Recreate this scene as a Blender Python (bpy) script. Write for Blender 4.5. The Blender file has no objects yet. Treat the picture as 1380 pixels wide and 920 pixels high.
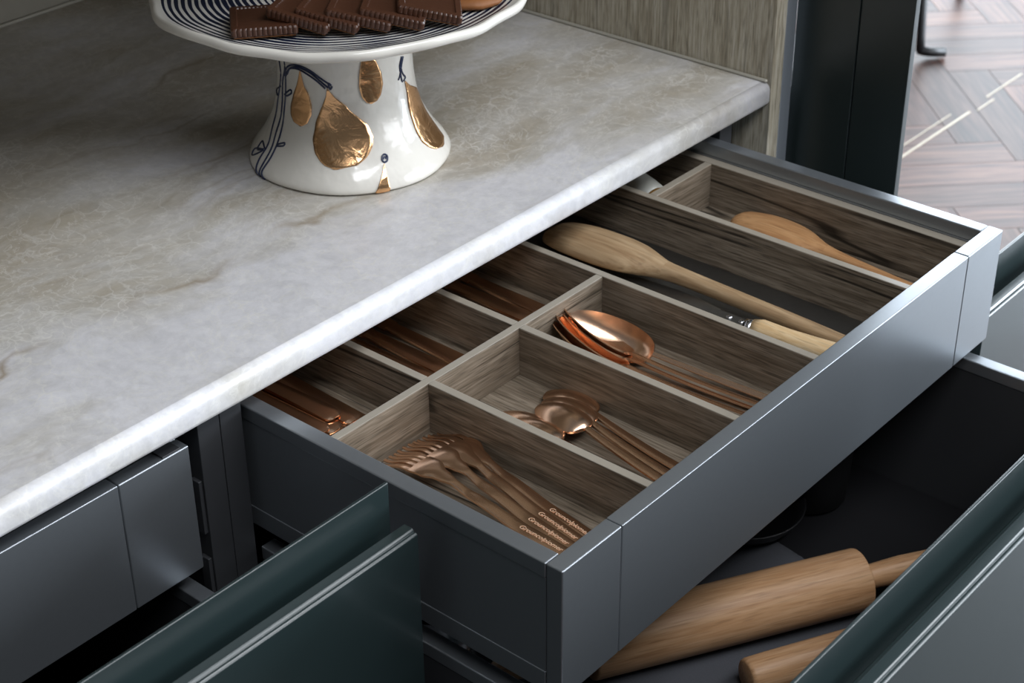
import bpy, bmesh, math, random
from mathutils import Vector, Matrix, Euler
random.seed(7)
SC = bpy.context.scene
COL = SC.collection

# ------------------------------------------------------------------ camera
cam_d = bpy.data.cameras.new('camera'); cam = bpy.data.objects.new('camera', cam_d); COL.objects.link(cam)
cam.location = (-0.702354, -0.563519, 0.730675)
cam.rotation_euler = (1.023292, 0.0098597, -0.864939)
cam_d.sensor_width = 36.0; cam_d.lens = 36.0 * 2303.43 / 1380.0
cam_d.clip_start = 0.02; cam_d.clip_end = 60
cam_d.dof.use_dof = True; cam_d.dof.focus_distance = 1.36; cam_d.dof.aperture_fstop = 14.0
SC.camera = cam

# ------------------------------------------------------------------ world, windows, exposure
world = bpy.data.worlds.new('world'); SC.world = world; world.use_nodes = True
bgn = world.node_tree.nodes['Background']
bgn.inputs['Color'].default_value = (0.80, 0.90, 1.0, 1); bgn.inputs['Strength'].default_value = 0.12
SC.view_settings.view_transform = 'Standard'; SC.view_settings.look = 'None'
SC.view_settings.gamma = 1.0; SC.view_settings.use_curve_mapping = False
SC.view_settings.exposure = 0.0

def window_light(name, loc, target, sx, sy, watts, color):
    d = bpy.data.lights.new(name, 'AREA'); d.shape = 'RECTANGLE'; d.size = sx; d.size_y = sy
    d.energy = watts; d.color = color
    o = bpy.data.objects.new(name, d); COL.objects.link(o); o.location = loc
    o.rotation_euler = (Vector(target) - Vector(loc)).to_track_quat('-Z', 'Y').to_euler()
    return o
# tall windows on the far right of the room and a window in front of the counter
window_light('window_daylight', (5.6, -2.1, 0.55), (0.0, -1.2, 0.3), 3.4, 2.6, 580, (0.80, 0.90, 1.0))
window_light('window_daylight', (5.6, 2.3, 1.25), (0.0, 1.2, 0.6), 3.0, 3.6, 290, (0.84, 0.92, 1.0))
window_light('window_daylight', (2.3, -3.2, 1.10), (0.1, 0.3, 0.0), 2.2, 2.0, 85, (0.93, 0.96, 1.0))
# soft daylight falling from the rooflight above the aisle
window_light('rooflight_daylight', (0.2, -1.05, 1.9), (0.25, -0.6, 0.0), 2.4, 0.7, 55, (0.93, 0.96, 1.0))

# ------------------------------------------------------------------ material helpers
def new_mat(name):
    m = bpy.data.materials.new(name); m.use_nodes = True
    nt = m.node_tree; b = nt.nodes['Principled BSDF']
    return m, nt, b
def N(nt, t, **kw):
    n = nt.nodes.new(t)
    for k, v in kw.items(): setattr(n, k, v)
    return n
def simple(name, col, rough=0.5, metal=0.0, coat=0.0, noise=0.0, bump=0.0, nscale=200):
    m, nt, b = new_mat(name)
    b.inputs['Base Color'].default_value = (*col, 1); b.inputs['Roughness'].default_value = rough
    b.inputs['Metallic'].default_value = metal
    if coat:
        b.inputs['Coat Weight'].default_value = coat; b.inputs['Coat Roughness'].default_value = 0.12
    tc = N(nt, 'ShaderNodeTexCoord'); nz = N(nt, 'ShaderNodeTexNoise')
    nz.inputs['Scale'].default_value = nscale; nz.inputs['Detail'].default_value = 3
    nt.links.new(tc.outputs['Object'], nz.inputs['Vector'])
    if noise:
        mr = N(nt, 'ShaderNodeMapRange'); mr.inputs['To Min'].default_value = 1 - noise; mr.inputs['To Max'].default_value = 1 + noise
        mx = N(nt, 'ShaderNodeMix', data_type='RGBA', blend_type='MULTIPLY'); mx.inputs['Factor'].default_value = 1
        mx.inputs['A'].default_value = (*col, 1)
        nt.links.new(nz.outputs['Fac'], mr.inputs['Value']); nt.links.new(mr.outputs['Result'], mx.inputs['B'])
        nt.links.new(mx.outputs['Result'], b.inputs['Base Color'])
    if bump:
        bp = N(nt, 'ShaderNodeBump'); bp.inputs['Strength'].default_value = bump; bp.inputs['Distance'].default_value = 0.0005
        nt.links.new(nz.outputs['Fac'], bp.inputs['Height']); nt.links.new(bp.outputs['Normal'], b.inputs['Normal'])
    return m
def ramp(nt, stops):
    r = N(nt, 'ShaderNodeValToRGB'); e = r.color_ramp.elements
    while len(e) < len(stops): e.new(0.5)
    for i, (p, c) in enumerate(stops):
        e[i].position = p; e[i].color = (*c, 1)
    return r
def wood(name, axis, cols, grain=1.0, rough=0.5, cracks=0.0, crackw=0.006, bump=0.25, stretch=0.06, crackscale=14, pores=0.2):
    """long-grained timber; grain runs along the given axis"""
    m, nt, b = new_mat(name); L = nt.links.new
    tc = N(nt, 'ShaderNodeTexCoord'); oi = N(nt, 'ShaderNodeObjectInfo')
    off = N(nt, 'ShaderNodeVectorMath', operation='SCALE'); off.inputs[0].default_value = (3.7, 5.1, 2.3)
    L(oi.outputs['Random'], off.inputs['Scale'])
    add = N(nt, 'ShaderNodeVectorMath', operation='ADD'); L(tc.outputs['Object'], add.inputs[0]); L(off.outputs['Vector'], add.inputs[1])
    mp = N(nt, 'ShaderNodeMapping'); sc = [1, 1, 1]; sc['xyz'.index(axis)] = stretch
    mp.inputs['Scale'].default_value = sc; L(add.outputs['Vector'], mp.inputs['Vector'])
    n1 = N(nt, 'ShaderNodeTexNoise'); n1.inputs['Scale'].default_value = 110 * grain; n1.inputs['Detail'].default_value = 5; n1.inputs['Roughness'].default_value = 0.65
    n2 = N(nt, 'ShaderNodeTexNoise'); n2.inputs['Scale'].default_value = 420 * grain; n2.inputs['Detail'].default_value = 2
    L(mp.outputs['Vector'], n1.inputs['Vector']); L(mp.outputs['Vector'], n2.inputs['Vector'])
    mixf = N(nt, 'ShaderNodeMath', operation='MULTIPLY_ADD'); L(n2.outputs['Fac'], mixf.inputs[0]); mixf.inputs[1].default_value = 0.45
    s1 = N(nt, 'ShaderNodeMath', operation='MULTIPLY'); L(n1.outputs['Fac'], s1.inputs[0]); s1.inputs[1].default_value = 0.55
    L(s1.outputs[0], mixf.inputs[2])
    r = ramp(nt, [(0.38, cols[0]), (0.5, cols[1]), (0.62, cols[2])]); L(mixf.outputs[0], r.inputs['Fac'])
    n6 = N(nt, 'ShaderNodeTexNoise'); n6.inputs['Scale'].default_value = 700 * grain; n6.inputs['Detail'].default_value = 1; L(mp.outputs['Vector'], n6.inputs['Vector'])
    po = N(nt, 'ShaderNodeMapRange'); po.inputs['From Min'].default_value = 0.54; po.inputs['From Max'].default_value = 0.68; po.inputs['To Min'].default_value = 1.0; po.inputs['To Max'].default_value = 1 - pores; L(n6.outputs['Fac'], po.inputs['Value'])
    pm = N(nt, 'ShaderNodeMix', data_type='RGBA', blend_type='MULTIPLY'); pm.inputs['Factor'].default_value = 1; L(r.outputs['Color'], pm.inputs['A']); L(po.outputs['Result'], pm.inputs['B'])
    colout = pm.outputs['Result']; hgt = mixf.outputs[0]
    if cracks:
        n3 = N(nt, 'ShaderNodeTexNoise'); n3.inputs['Scale'].default_value = crackscale; n3.inputs['Detail'].default_value = 1.5
        L(mp.outputs['Vector'], n3.inputs['Vector'])
        sb = N(nt, 'ShaderNodeMath', operation='SUBTRACT'); L(n3.outputs['Fac'], sb.inputs[0]); sb.inputs[1].default_value = 0.5
        ab = N(nt, 'ShaderNodeMath', operation='ABSOLUTE'); L(sb.outputs[0], ab.inputs[0])
        mr = N(nt, 'ShaderNodeMapRange'); mr.inputs['From Min'].default_value = crackw * 0.3; mr.inputs['From Max'].default_value = crackw
        mr.inputs['To Min'].default_value = 1 - cracks; mr.inputs['To Max'].default_value = 1; L(ab.outputs[0], mr.inputs['Value'])
        n4 = N(nt, 'ShaderNodeTexNoise'); n4.inputs['Scale'].default_value = 9; L(add.outputs['Vector'], n4.inputs['Vector'])
        ms = N(nt, 'ShaderNodeMapRange'); ms.inputs['From Min'].default_value = 0.45; ms.inputs['From Max'].default_value = 0.6; L(n4.outputs['Fac'], ms.inputs['Value'])
        mxv = N(nt, 'ShaderNodeMix', data_type='FLOAT'); L(ms.outputs['Result'], mxv.inputs['Factor']); L(mr.outputs['Result'], mxv.inputs['A']); mxv.inputs['B'].default_value = 1.0
        mu = N(nt, 'ShaderNodeMix', data_type='RGBA', blend_type='MULTIPLY'); mu.inputs['Factor'].default_value = 1
        L(colout, mu.inputs['A']); L(mxv.outputs['Result'], mu.inputs['B']); colout = mu.outputs['Result']
        hm = N(nt, 'ShaderNodeMath', operation='MULTIPLY'); L(hgt, hm.inputs[0]); L(mxv.outputs['Result'], hm.inputs[1]); hgt = hm.outputs[0]
    L(colout, b.inputs['Base Color']); b.inputs['Roughness'].default_value = rough; b.inputs['Specular IOR Level'].default_value = 0.3
    bp = N(nt, 'ShaderNodeBump'); bp.inputs['Strength'].default_value = bump; bp.inputs['Distance'].default_value = 0.001
    L(hgt, bp.inputs['Height']); L(bp.outputs['Normal'], b.inputs['Normal'])
    return m

def quartzite():
    m, nt, b = new_mat('quartzite'); L = nt.links.new
    tc = N(nt, 'ShaderNodeTexCoord')
    # warp
    wn = N(nt, 'ShaderNodeTexNoise'); wn.inputs['Scale'].default_value = 5; wn.inputs['Detail'].default_value = 4
    L(tc.outputs['Object'], wn.inputs['Vector'])
    ws = N(nt, 'ShaderNodeVectorMath', operation='MULTIPLY_ADD'); L(wn.outputs['Color'], ws.inputs[0]); ws.inputs[1].default_value = (0.10, 0.10, 0.10)
    L(tc.outputs['Object'], ws.inputs[2])
    # cloudy ground: lavender grey to warm beige
    mp = N(nt, 'ShaderNodeMapping'); mp.inputs['Rotation'].default_value = (0, 0, math.radians(-14)); mp.inputs['Scale'].default_value = (1.0, 2.6, 1.4)
    L(ws.outputs['Vector'], mp.inputs['Vector'])
    n1 = N(nt, 'ShaderNodeTexNoise'); n1.inputs['Scale'].default_value = 3.2; n1.inputs['Detail'].default_value = 7; n1.inputs['Roughness'].default_value = 0.62
    L(mp.outputs['Vector'], n1.inputs['Vector'])
    r1 = ramp(nt, [(0.36, (0.40, 0.358, 0.290)), (0.47, (0.49, 0.463, 0.418)), (0.60, (0.61, 0.597, 0.610))]); 
    # bedding of the stone: layers run along the slab, pale lavender in front, beige behind, partly painting in the light falloff
    wf = N(nt, 'ShaderNodeTexNoise'); wf.inputs['Scale'].default_value = 22; wf.inputs['Detail'].default_value = 5; L(tc.outputs['Object'], wf.inputs['Vector'])
    sy = N(nt, 'ShaderNodeSeparateXYZ'); L(ws.outputs['Vector'], sy.inputs[0])
    yb = N(nt, 'ShaderNodeMath', operation='MULTIPLY_ADD'); L(wf.outputs['Fac'], yb.inputs[0]); yb.inputs[1].default_value = 0.05; L(sy.outputs['Y'], yb.inputs[2])
    zn = N(nt, 'ShaderNodeMapRange'); zn.interpolation_type = 'SMOOTHSTEP'; zn.inputs['From Min'].default_value = 0.46; zn.inputs['From Max'].default_value = 0.58
    zn.inputs['To Min'].default_value = 0.10; zn.inputs['To Max'].default_value = -0.05; sl = N(nt, 'ShaderNodeMath', operation='MULTIPLY_ADD'); L(sy.outputs['X'], sl.inputs[0]); sl.inputs[1].default_value = 0.16; L(yb.outputs[0], sl.inputs[2]); L(sl.outputs[0], zn.inputs['Value'])
    nz_ = N(nt, 'ShaderNodeMath', operation='ADD'); L(n1.outputs['Fac'], nz_.inputs[0]); L(zn.outputs['Result'], nz_.inputs[1])
    L(nz_.outputs[0], r1.inputs['Fac'])
    # crystalline pale web
    v1 = N(nt, 'ShaderNodeTexVoronoi', feature='DISTANCE_TO_EDGE'); v1.inputs['Scale'].default_value = 44
    w2 = N(nt, 'ShaderNodeTexNoise'); w2.inputs['Scale'].default_value = 30; w2.inputs['Detail'].default_value = 3; L(tc.outputs['Object'], w2.inputs['Vector'])
    wv = N(nt, 'ShaderNodeVectorMath', operation='MULTIPLY_ADD'); L(w2.outputs['Color'], wv.inputs[0]); wv.inputs[1].default_value = (0.05, 0.05, 0.05); L(tc.outputs['Object'], wv.inputs[2])
    L(wv.outputs['Vector'], v1.inputs['Vector'])
    rv = N(nt, 'ShaderNodeMapRange'); rv.inputs['From Min'].default_value = 0.0; rv.inputs['From Max'].default_value = 0.06
    rv.inputs['To Min'].default_value = 1.0; rv.inputs['To Max'].default_value = 0.0; L(v1.outputs['Distance'], rv.inputs['Value'])
    nm = N(nt, 'ShaderNodeTexNoise'); nm.inputs['Scale'].default_value = 14; L(tc.outputs['Object'], nm.inputs['Vector'])
    rm = N(nt, 'ShaderNodeMapRange'); rm.inputs['From Min'].default_value = 0.42; rm.inputs['From Max'].default_value = 0.7; rm.inputs['To Max'].default_value = 0.85; L(nm.outputs['Fac'], rm.inputs['Value'])
    pf = N(nt, 'ShaderNodeMath', operation='MULTIPLY'); L(rv.outputs['Result'], pf.inputs[0]); L(rm.outputs['Result'], pf.inputs[1])
    # pale fibrous wisps
    nf = N(nt, 'ShaderNodeTexNoise'); nf.inputs['Scale'].default_value = 30; nf.inputs['Detail'].default_value = 6; nf.inputs['Roughness'].default_value = 0.6; nf.inputs['Distortion'].default_value = 0.8; L(ws.outputs['Vector'], nf.inputs['Vector'])
    fs_ = N(nt, 'ShaderNodeMath', operation='SUBTRACT'); L(nf.outputs['Fac'], fs_.inputs[0]); fs_.inputs[1].default_value = 0.5
    fa_ = N(nt, 'ShaderNodeMath', operation='ABSOLUTE'); L(fs_.outputs[0], fa_.inputs[0])
    fr_ = N(nt, 'ShaderNodeMapRange'); fr_.inputs['From Max'].default_value = 0.022; fr_.inputs['To Min'].default_value = 0.5; fr_.inputs['To Max'].default_value = 0.0; L(fa_.outputs[0], fr_.inputs['Value'])
    pm_ = N(nt, 'ShaderNodeMath', operation='MAXIMUM'); L(pf.outputs[0], pm_.inputs[0]); L(fr_.outputs['Result'], pm_.inputs[1]); pf = pm_
    m1 = N(nt, 'ShaderNodeMix', data_type='RGBA'); L(pf.outputs[0], m1.inputs['Factor']); L(r1.outputs['Color'], m1.inputs['A']); m1.inputs['B'].default_value = (0.66, 0.64, 0.60, 1)
    # fine mottling
    n5 = N(nt, 'ShaderNodeTexNoise'); n5.inputs['Scale'].default_value = 95; n5.inputs['Detail'].default_value = 6; n5.inputs['Roughness'].default_value = 0.7; L(ws.outputs['Vector'], n5.inputs['Vector'])
    mr5 = N(nt, 'ShaderNodeMapRange'); mr5.inputs['From Min'].default_value = 0.3; mr5.inputs['From Max'].default_value = 0.7; mr5.inputs['To Min'].default_value = 0.88; mr5.inputs['To Max'].default_value = 1.09; L(n5.outputs['Fac'], mr5.inputs['Value'])
    m5 = N(nt, 'ShaderNodeMix', data_type='RGBA', blend_type='MULTIPLY'); m5.inputs['Factor'].default_value = 1; L(m1.outputs['Result'], m5.inputs['A']); L(mr5.outputs['Result'], m5.inputs['B'])
    # slightly different tone from crystal to crystal
    v2 = N(nt, 'ShaderNodeTexVoronoi'); v2.inputs['Scale'].default_value = 44; L(wv.outputs['Vector'], v2.inputs['Vector'])
    hs = N(nt, 'ShaderNodeSeparateColor'); L(v2.outputs['Color'], hs.inputs[0])
    mr6 = N(nt, 'ShaderNodeMapRange'); mr6.inputs['To Min'].default_value = 0.955; mr6.inputs['To Max'].default_value = 1.03; L(hs.outputs[0], mr6.inputs['Value'])
    m6 = N(nt, 'ShaderNodeMix', data_type='RGBA', blend_type='MULTIPLY'); m6.inputs['Factor'].default_value = 1; L(m5.outputs['Result'], m6.inputs['A']); L(mr6.outputs['Result'], m6.inputs['B']); m5 = m6
    # rusty brown veins: iso-lines of a stretched noise
    mv = N(nt, 'ShaderNodeMapping'); mv.inputs['Rotation'].default_value = (0, 0, math.radians(-22)); mv.inputs['Scale'].default_value = (0.8, 3.0, 1.5); mv.inputs['Location'].default_value = (0.12, 0.35, 0)
    L(ws.outputs['Vector'], mv.inputs['Vector'])
    n3 = N(nt, 'ShaderNodeTexNoise'); n3.inputs['Scale'].default_value = 2.1; n3.inputs['Detail'].default_value = 5; n3.inputs['Roughness'].default_value = 0.55; L(mv.outputs['Vector'], n3.inputs['Vector'])
    sb = N(nt, 'ShaderNodeMath', operation='SUBTRACT'); L(n3.outputs['Fac'], sb.inputs[0]); sb.inputs[1].default_value = 0.5
    ab = N(nt, 'ShaderNodeMath', operation='ABSOLUTE'); L(sb.outputs[0], ab.inputs[0])
    rr = N(nt, 'ShaderNodeMapRange'); rr.inputs['From Min'].default_value = 0.0; rr.inputs['From Max'].default_value = 0.018; rr.inputs['To Min'].default_value = 0.62; rr.inputs['To Max'].default_value = 0.0; L(ab.outputs[0], rr.inputs['Value'])
    n4 = N(nt, 'ShaderNodeTexNoise'); n4.inputs['Scale'].default_value = 6; n4.inputs['Detail'].default_value = 3; L(tc.outputs['Object'], n4.inputs['Vector'])
    r4 = N(nt, 'ShaderNodeMapRange'); r4.inputs['From Min'].default_value = 0.42; r4.inputs['From Max'].default_value = 0.62; L(n4.outputs['Fac'], r4.inputs['Value'])
    vmax = None
    for yc, wd_, am_ in ((0.518, 0.0075, 0.75), (0.700, 0.006, 0.6), (0.865, 0.007, 0.6), (0.775, 0.004, 0.4), (0.600, 0.004, 0.35)):
        d0 = N(nt, 'ShaderNodeMath', operation='SUBTRACT'); L(yb.outputs[0], d0.inputs[0]); d0.inputs[1].default_value = yc
        d1 = N(nt, 'ShaderNodeMath', operation='ABSOLUTE'); L(d0.outputs[0], d1.inputs[0])
        d2 = N(nt, 'ShaderNodeMapRange'); d2.inputs['From Max'].default_value = wd_; d2.inputs['To Min'].default_value = am_; d2.inputs['To Max'].default_value = 0.0; L(d1.outputs[0], d2.inputs['Value'])
        if vmax is None: vmax = d2.outputs['Result']
        else:
            mm = N(nt, 'ShaderNodeMath', operation='MAXIMUM'); L(vmax, mm.inputs[0]); L(d2.outputs['Result'], mm.inputs[1]); vmax = mm.outputs[0]
    half = N(nt, 'ShaderNodeMath', operation='MULTIPLY'); L(rr.outputs['Result'], half.inputs[0]); half.inputs[1].default_value = 0.45
    vall = N(nt, 'ShaderNodeMath', operation='MAXIMUM'); L(half.outputs[0], vall.inputs[0]); L(vmax, vall.inputs[1])
    vf = N(nt, 'ShaderNodeMath', operation='MULTIPLY'); L(vall.outputs[0], vf.inputs[0]); L(r4.outputs['Result'], vf.inputs[1])
    m2 = N(nt, 'ShaderNodeMix', data_type='RGBA'); L(vf.outputs[0], m2.inputs['Factor']); L(m5.outputs['Result'], m2.inputs['A']); m2.inputs['B'].default_value = (0.24, 0.175, 0.10, 1)
    L(m2.outputs['Result'], b.inputs['Base Color'])
    b.inputs['Roughness'].default_value = 0.32
    bp = N(nt, 'ShaderNodeBump'); bp.inputs['Strength'].default_value = 0.12; bp.inputs['Distance'].default_value = 0.0006; L(n5.outputs['Fac'], bp.inputs['Height']); L(bp.outputs['Normal'], b.inputs['Normal'])
    return m

def plate_glaze():
    """white glaze with hand-painted navy rings round the plate's axis"""
    m, nt, b = new_mat('ringed_glaze'); L = nt.links.new
    tc = N(nt, 'ShaderNodeTexCoord')
    nz = N(nt, 'ShaderNodeTexNoise'); nz.inputs['Scale'].default_value = 9; nz.inputs['Detail'].default_value = 2; L(tc.outputs['Object'], nz.inputs['Vector'])
    sx = N(nt, 'ShaderNodeSeparateXYZ'); L(tc.outputs['Object'], sx.inputs[0])
    cb = N(nt, 'ShaderNodeCombineXYZ'); L(sx.outputs['X'], cb.inputs['X']); L(sx.outputs['Y'], cb.inputs['Y'])
    ln = N(nt, 'ShaderNodeVectorMath', operation='LENGTH'); L(cb.outputs[0], ln.inputs[0])
    wob = N(nt, 'ShaderNodeMath', operation='MULTIPLY_ADD'); L(nz.outputs['Fac'], wob.inputs[0]); wob.inputs[1].default_value = 0.010; L(ln.outputs['Value'], wob.inputs[2])
    fr = N(nt, 'ShaderNodeMath', operation='MULTIPLY'); L(wob.outputs[0], fr.inputs[0]); fr.inputs[1].default_value = 2 * math.pi / 0.0060
    sn = N(nt, 'ShaderNodeMath', operation='SINE'); L(fr.outputs[0], sn.inputs[0])
    n2 = N(nt, 'ShaderNodeTexNoise'); n2.inputs['Scale'].default_value = 26; L(tc.outputs['Object'], n2.inputs['Vector'])
    th = N(nt, 'ShaderNodeMath', operation='MULTIPLY_ADD'); L(n2.outputs['Fac'], th.inputs[0]); th.inputs[1].default_value = 2.4; th.inputs[2].default_value = -0.90
    sm = N(nt, 'ShaderNodeMath', operation='ADD'); L(sn.outputs[0], sm.inputs[0]); L(th.outputs[0], sm.inputs[1])
    mr = N(nt, 'ShaderNodeMapRange'); mr.inputs['From Min'].default_value = -0.15; mr.inputs['From Max'].default_value = 0.15; L(sm.outputs[0], mr.inputs['Value'])
    lim = N(nt, 'ShaderNodeMath', operation='LESS_THAN'); L(wob.outputs[0], lim.inputs[0]); lim.inputs[1].default_value = 0.1645
    up = N(nt, 'ShaderNodeMath', operation='MULTIPLY'); L(mr.outputs['Result'], up.inputs[0]); L(lim.outputs[0], up.inputs[1])
    mx = N(nt, 'ShaderNodeMix', data_type='RGBA'); L(up.outputs[0], mx.inputs['Factor'])
    mx.inputs['A'].default_value = (0.74, 0.71, 0.65, 1); mx.inputs['B'].default_value = (0.012, 0.018, 0.045, 1)
    L(mx.outputs['Result'], b.inputs['Base Color']); b.inputs['Roughness'].default_value = 0.18
    return m

def gold_lustre():
    m, nt, b = new_mat('gold_lustre'); L = nt.links.new
    b.inputs['Base Color'].default_value = (0.80, 0.47, 0.24, 1); b.inputs['Metallic'].default_value = 1; b.inputs['Roughness'].default_value = 0.24
    tc = N(nt, 'ShaderNodeTexCoord'); nz = N(nt, 'ShaderNodeTexNoise'); nz.inputs['Scale'].default_value = 45; nz.inputs['Detail'].default_value = 3; nz.inputs['Distortion'].default_value = 1.5
    L(tc.outputs['Object'], nz.inputs['Vector'])
    bp = N(nt, 'ShaderNodeBump'); bp.inputs['Strength'].default_value = 0.30; bp.inputs['Distance'].default_value = 0.004
    L(nz.outputs['Fac'], bp.inputs['Height']); L(bp.outputs['Normal'], b.inputs['Normal'])
    return m

M = {}
M['stone'] = quartzite()
M['grey'] = simple('grey_lacquered_metal', (0.320, 0.343, 0.368), 0.33, 0.8, 0.0, 0.03)
M['charcoal'] = simple('charcoal_board', (0.034, 0.035, 0.038), 0.42, 0, 0, 0.04)
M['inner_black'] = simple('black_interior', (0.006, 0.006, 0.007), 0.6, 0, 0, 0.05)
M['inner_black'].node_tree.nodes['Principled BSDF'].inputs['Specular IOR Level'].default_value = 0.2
M['green'] = simple('deep_green_lacquer', (0.016, 0.028, 0.029), 0.30, 0.0, 0.2, 0.02)
M['green'].node_tree.nodes['Principled BSDF'].inputs['Specular IOR Level'].default_value = 0.8
M['door'] = simple('near_black_green_lacquer', (0.010, 0.015, 0.014), 0.33, 0, 0.0, 0.03)
M['strip'] = simple('brushed_aluminium', (0.36, 0.39, 0.43), 0.42, 0.6, 0, 0.04)
M['steel'] = simple('bright_steel', (0.62, 0.62, 0.64), 0.22, 1.0, 0, 0.03)
M['blade'] = simple('dark_steel', (0.22, 0.22, 0.215), 0.42, 1.0, 0, 0.08)
M['copper'] = simple('copper', (0.88, 0.57, 0.385), 0.24, 1.0, 0, 0.03)
M['etch'] = simple('pale_etching', (0.80, 0.56, 0.38), 0.5, 0.2)
gw = ((0.118, 0.090, 0.062), (0.190, 0.150, 0.110), (0.275, 0.226, 0.172))
M['tray_y'] = wood('weathered_oak_lengthwise', 'y', gw, 1.2, 0.5, 0.80, 0.0062, 0.25, 0.05, 14, 0.42)
M['tray_x'] = wood('weathered_oak_crosswise', 'x', gw, 1.2, 0.5, 0.80, 0.0062, 0.25, 0.05, 14, 0.42)
M['niche'] = wood('limed_oak_upright', 'z', ((0.25, 0.215, 0.155), (0.40, 0.36, 0.28), (0.50, 0.46, 0.38)), 1.4, 0.55, 0.30, 0.016, 0.3, 0.05, 14, 0.4)
M['beech'] = wood('pale_beech', 'y', ((0.40, 0.215, 0.095), (0.47, 0.27, 0.13), (0.54, 0.33, 0.175)), 0.6, 0.45, 0, bump=0.08)
M['beech_x'] = wood('turned_beech', 'x', ((0.33, 0.175, 0.082), (0.395, 0.225, 0.115), (0.46, 0.280, 0.155)), 0.9, 0.45, 0, bump=0.1)
M['beech_grey'] = wood('worn_beech', 'y', ((0.29, 0.18, 0.095), (0.37, 0.25, 0.14), (0.45, 0.32, 0.19)), 0.6, 0.5, 0, bump=0.1)
M['cherry'] = wood('reddish_wood', 'y', ((0.37, 0.185, 0.080), (0.44, 0.235, 0.105), (0.50, 0.285, 0.135)), 0.9, 0.42, 0, bump=0.06)
M['ivorywood'] = wood('pale_handle_wood', 'y', ((0.55, 0.36, 0.17), (0.66, 0.46, 0.25), (0.74, 0.56, 0.34)), 0.7, 0.35, 0, bump=0.08)
M['glaze'] = simple('white_glaze', (0.74, 0.71, 0.65), 0.14, 0, 0.3, 0.02, 0.35, 28)
M['ringed'] = plate_glaze()
for _n in M['glaze'].node_tree.nodes:
    if _n.type == 'BUMP': _n.inputs['Distance'].default_value = 0.0035; _n.inputs['Strength'].default_value = 0.7
M['gold'] = gold_lustre()
M['navy'] = simple('navy_underglaze', (0.018, 0.028, 0.075), 0.25)
M['chocolate'] = simple('chocolate', (0.060, 0.024, 0.013), 0.30, 0, 0, 0.12, 0.25, 160)
M['biscuit'] = simple('baked_biscuit', (0.24, 0.090, 0.025), 0.6, 0, 0, 0.15, 0.3)
M['plaster'] = simple('beige_wall', (0.30, 0.28, 0.235), 0.7, 0, 0, 0.1, 0.2, 40)
M['sealant'] = simple('grey_sealant', (0.36, 0.34, 0.29), 0.5)
M['cloth'] = simple('slate_cloth', (0.045, 0.047, 0.055), 0.85, 0, 0, 0.2, 0.4, 600)
M['milk'] = simple('frosted_white', (0.42, 0.42, 0.38), 0.35)
M['amber'] = simple('amber_band', (0.42, 0.22, 0.05), 0.4)
M['brass'] = simple('pale_brass', (0.55, 0.48, 0.38), 0.5, 0.4)
M['plank'] = wood('stained_parquet', 'y', ((0.045, 0.022, 0.018), (0.10, 0.048, 0.036), (0.18, 0.092, 0.064)), 0.25, 0.44, 0, bump=0.15)
_nt = M['plank'].node_tree
_oi = N(_nt, 'ShaderNodeObjectInfo'); _mr = N(_nt, 'ShaderNodeMapRange'); _mr.inputs['To Min'].default_value = 0.55; _mr.inputs['To Max'].default_value = 1.6
_mx = N(_nt, 'ShaderNodeMix', data_type='RGBA', blend_type='MULTIPLY'); _mx.inputs['Factor'].default_value = 1
_b = _nt.nodes['Principled BSDF']; _src = _b.inputs['Base Color'].links[0].from_socket
_nt.links.new(_oi.outputs['Random'], _mr.inputs['Value']); _nt.links.new(_src, _mx.inputs['A']); _nt.links.new(_mr.outputs['Result'], _mx.inputs['B']); _nt.links.new(_mx.outputs['Result'], _b.inputs['Base Color'])
M['subfloor'] = simple('stained_subfloor', (0.035, 0.022, 0.020), 0.36, 0, 0, 0.2, 0, 20)
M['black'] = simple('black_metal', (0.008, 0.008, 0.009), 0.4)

# ------------------------------------------------------------------ geometry helpers
def thing(name, label, cat, loc=(0, 0, 0), group=None):
    o = bpy.data.objects.new(name, None); COL.objects.link(o); o.location = loc; o.empty_display_size = 0.02
    o['label'] = label; o['category'] = cat
    if group: o['group'] = group
    return o
def tag(o, label, cat, group=None):
    o['label'] = label; o['category'] = cat
    if group: o['group'] = group
    return o
def link(name, me, mat, parent=None, smooth=False, bevel=0.0, seg=2):
    if mat is not None and not me.materials: me.materials.append(mat)
    o = bpy.data.objects.new(name, me); COL.objects.link(o)
    if parent is not None: o.parent = parent
    if smooth:
        for p in me.polygons: p.use_smooth = True
    if bevel:
        bv = o.modifiers.new('bevel', 'BEVEL'); bv.width = bevel; bv.segments = seg; bv.limit_method = 'ANGLE'
        bv.angle_limit = math.radians(40)
        for p in me.polygons: p.use_smooth = True
        wn = o.modifiers.new('weighted', 'WEIGHTED_NORMAL'); wn.keep_sharp = True
    return o
def mesh_from(name, vs, fs):
    me = bpy.data.meshes.new(name); me.from_pydata([tuple(v) for v in vs], [], fs); me.update()
    bm = bmesh.new(); bm.from_mesh(me); bmesh.ops.recalc_face_normals(bm, faces=bm.faces); bm.to_mesh(me); bm.free()
    return me
def wloc(parent):
    v = Vector((0, 0, 0))
    while parent is not None:
        v += parent.location; parent = parent.parent
    return v
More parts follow.
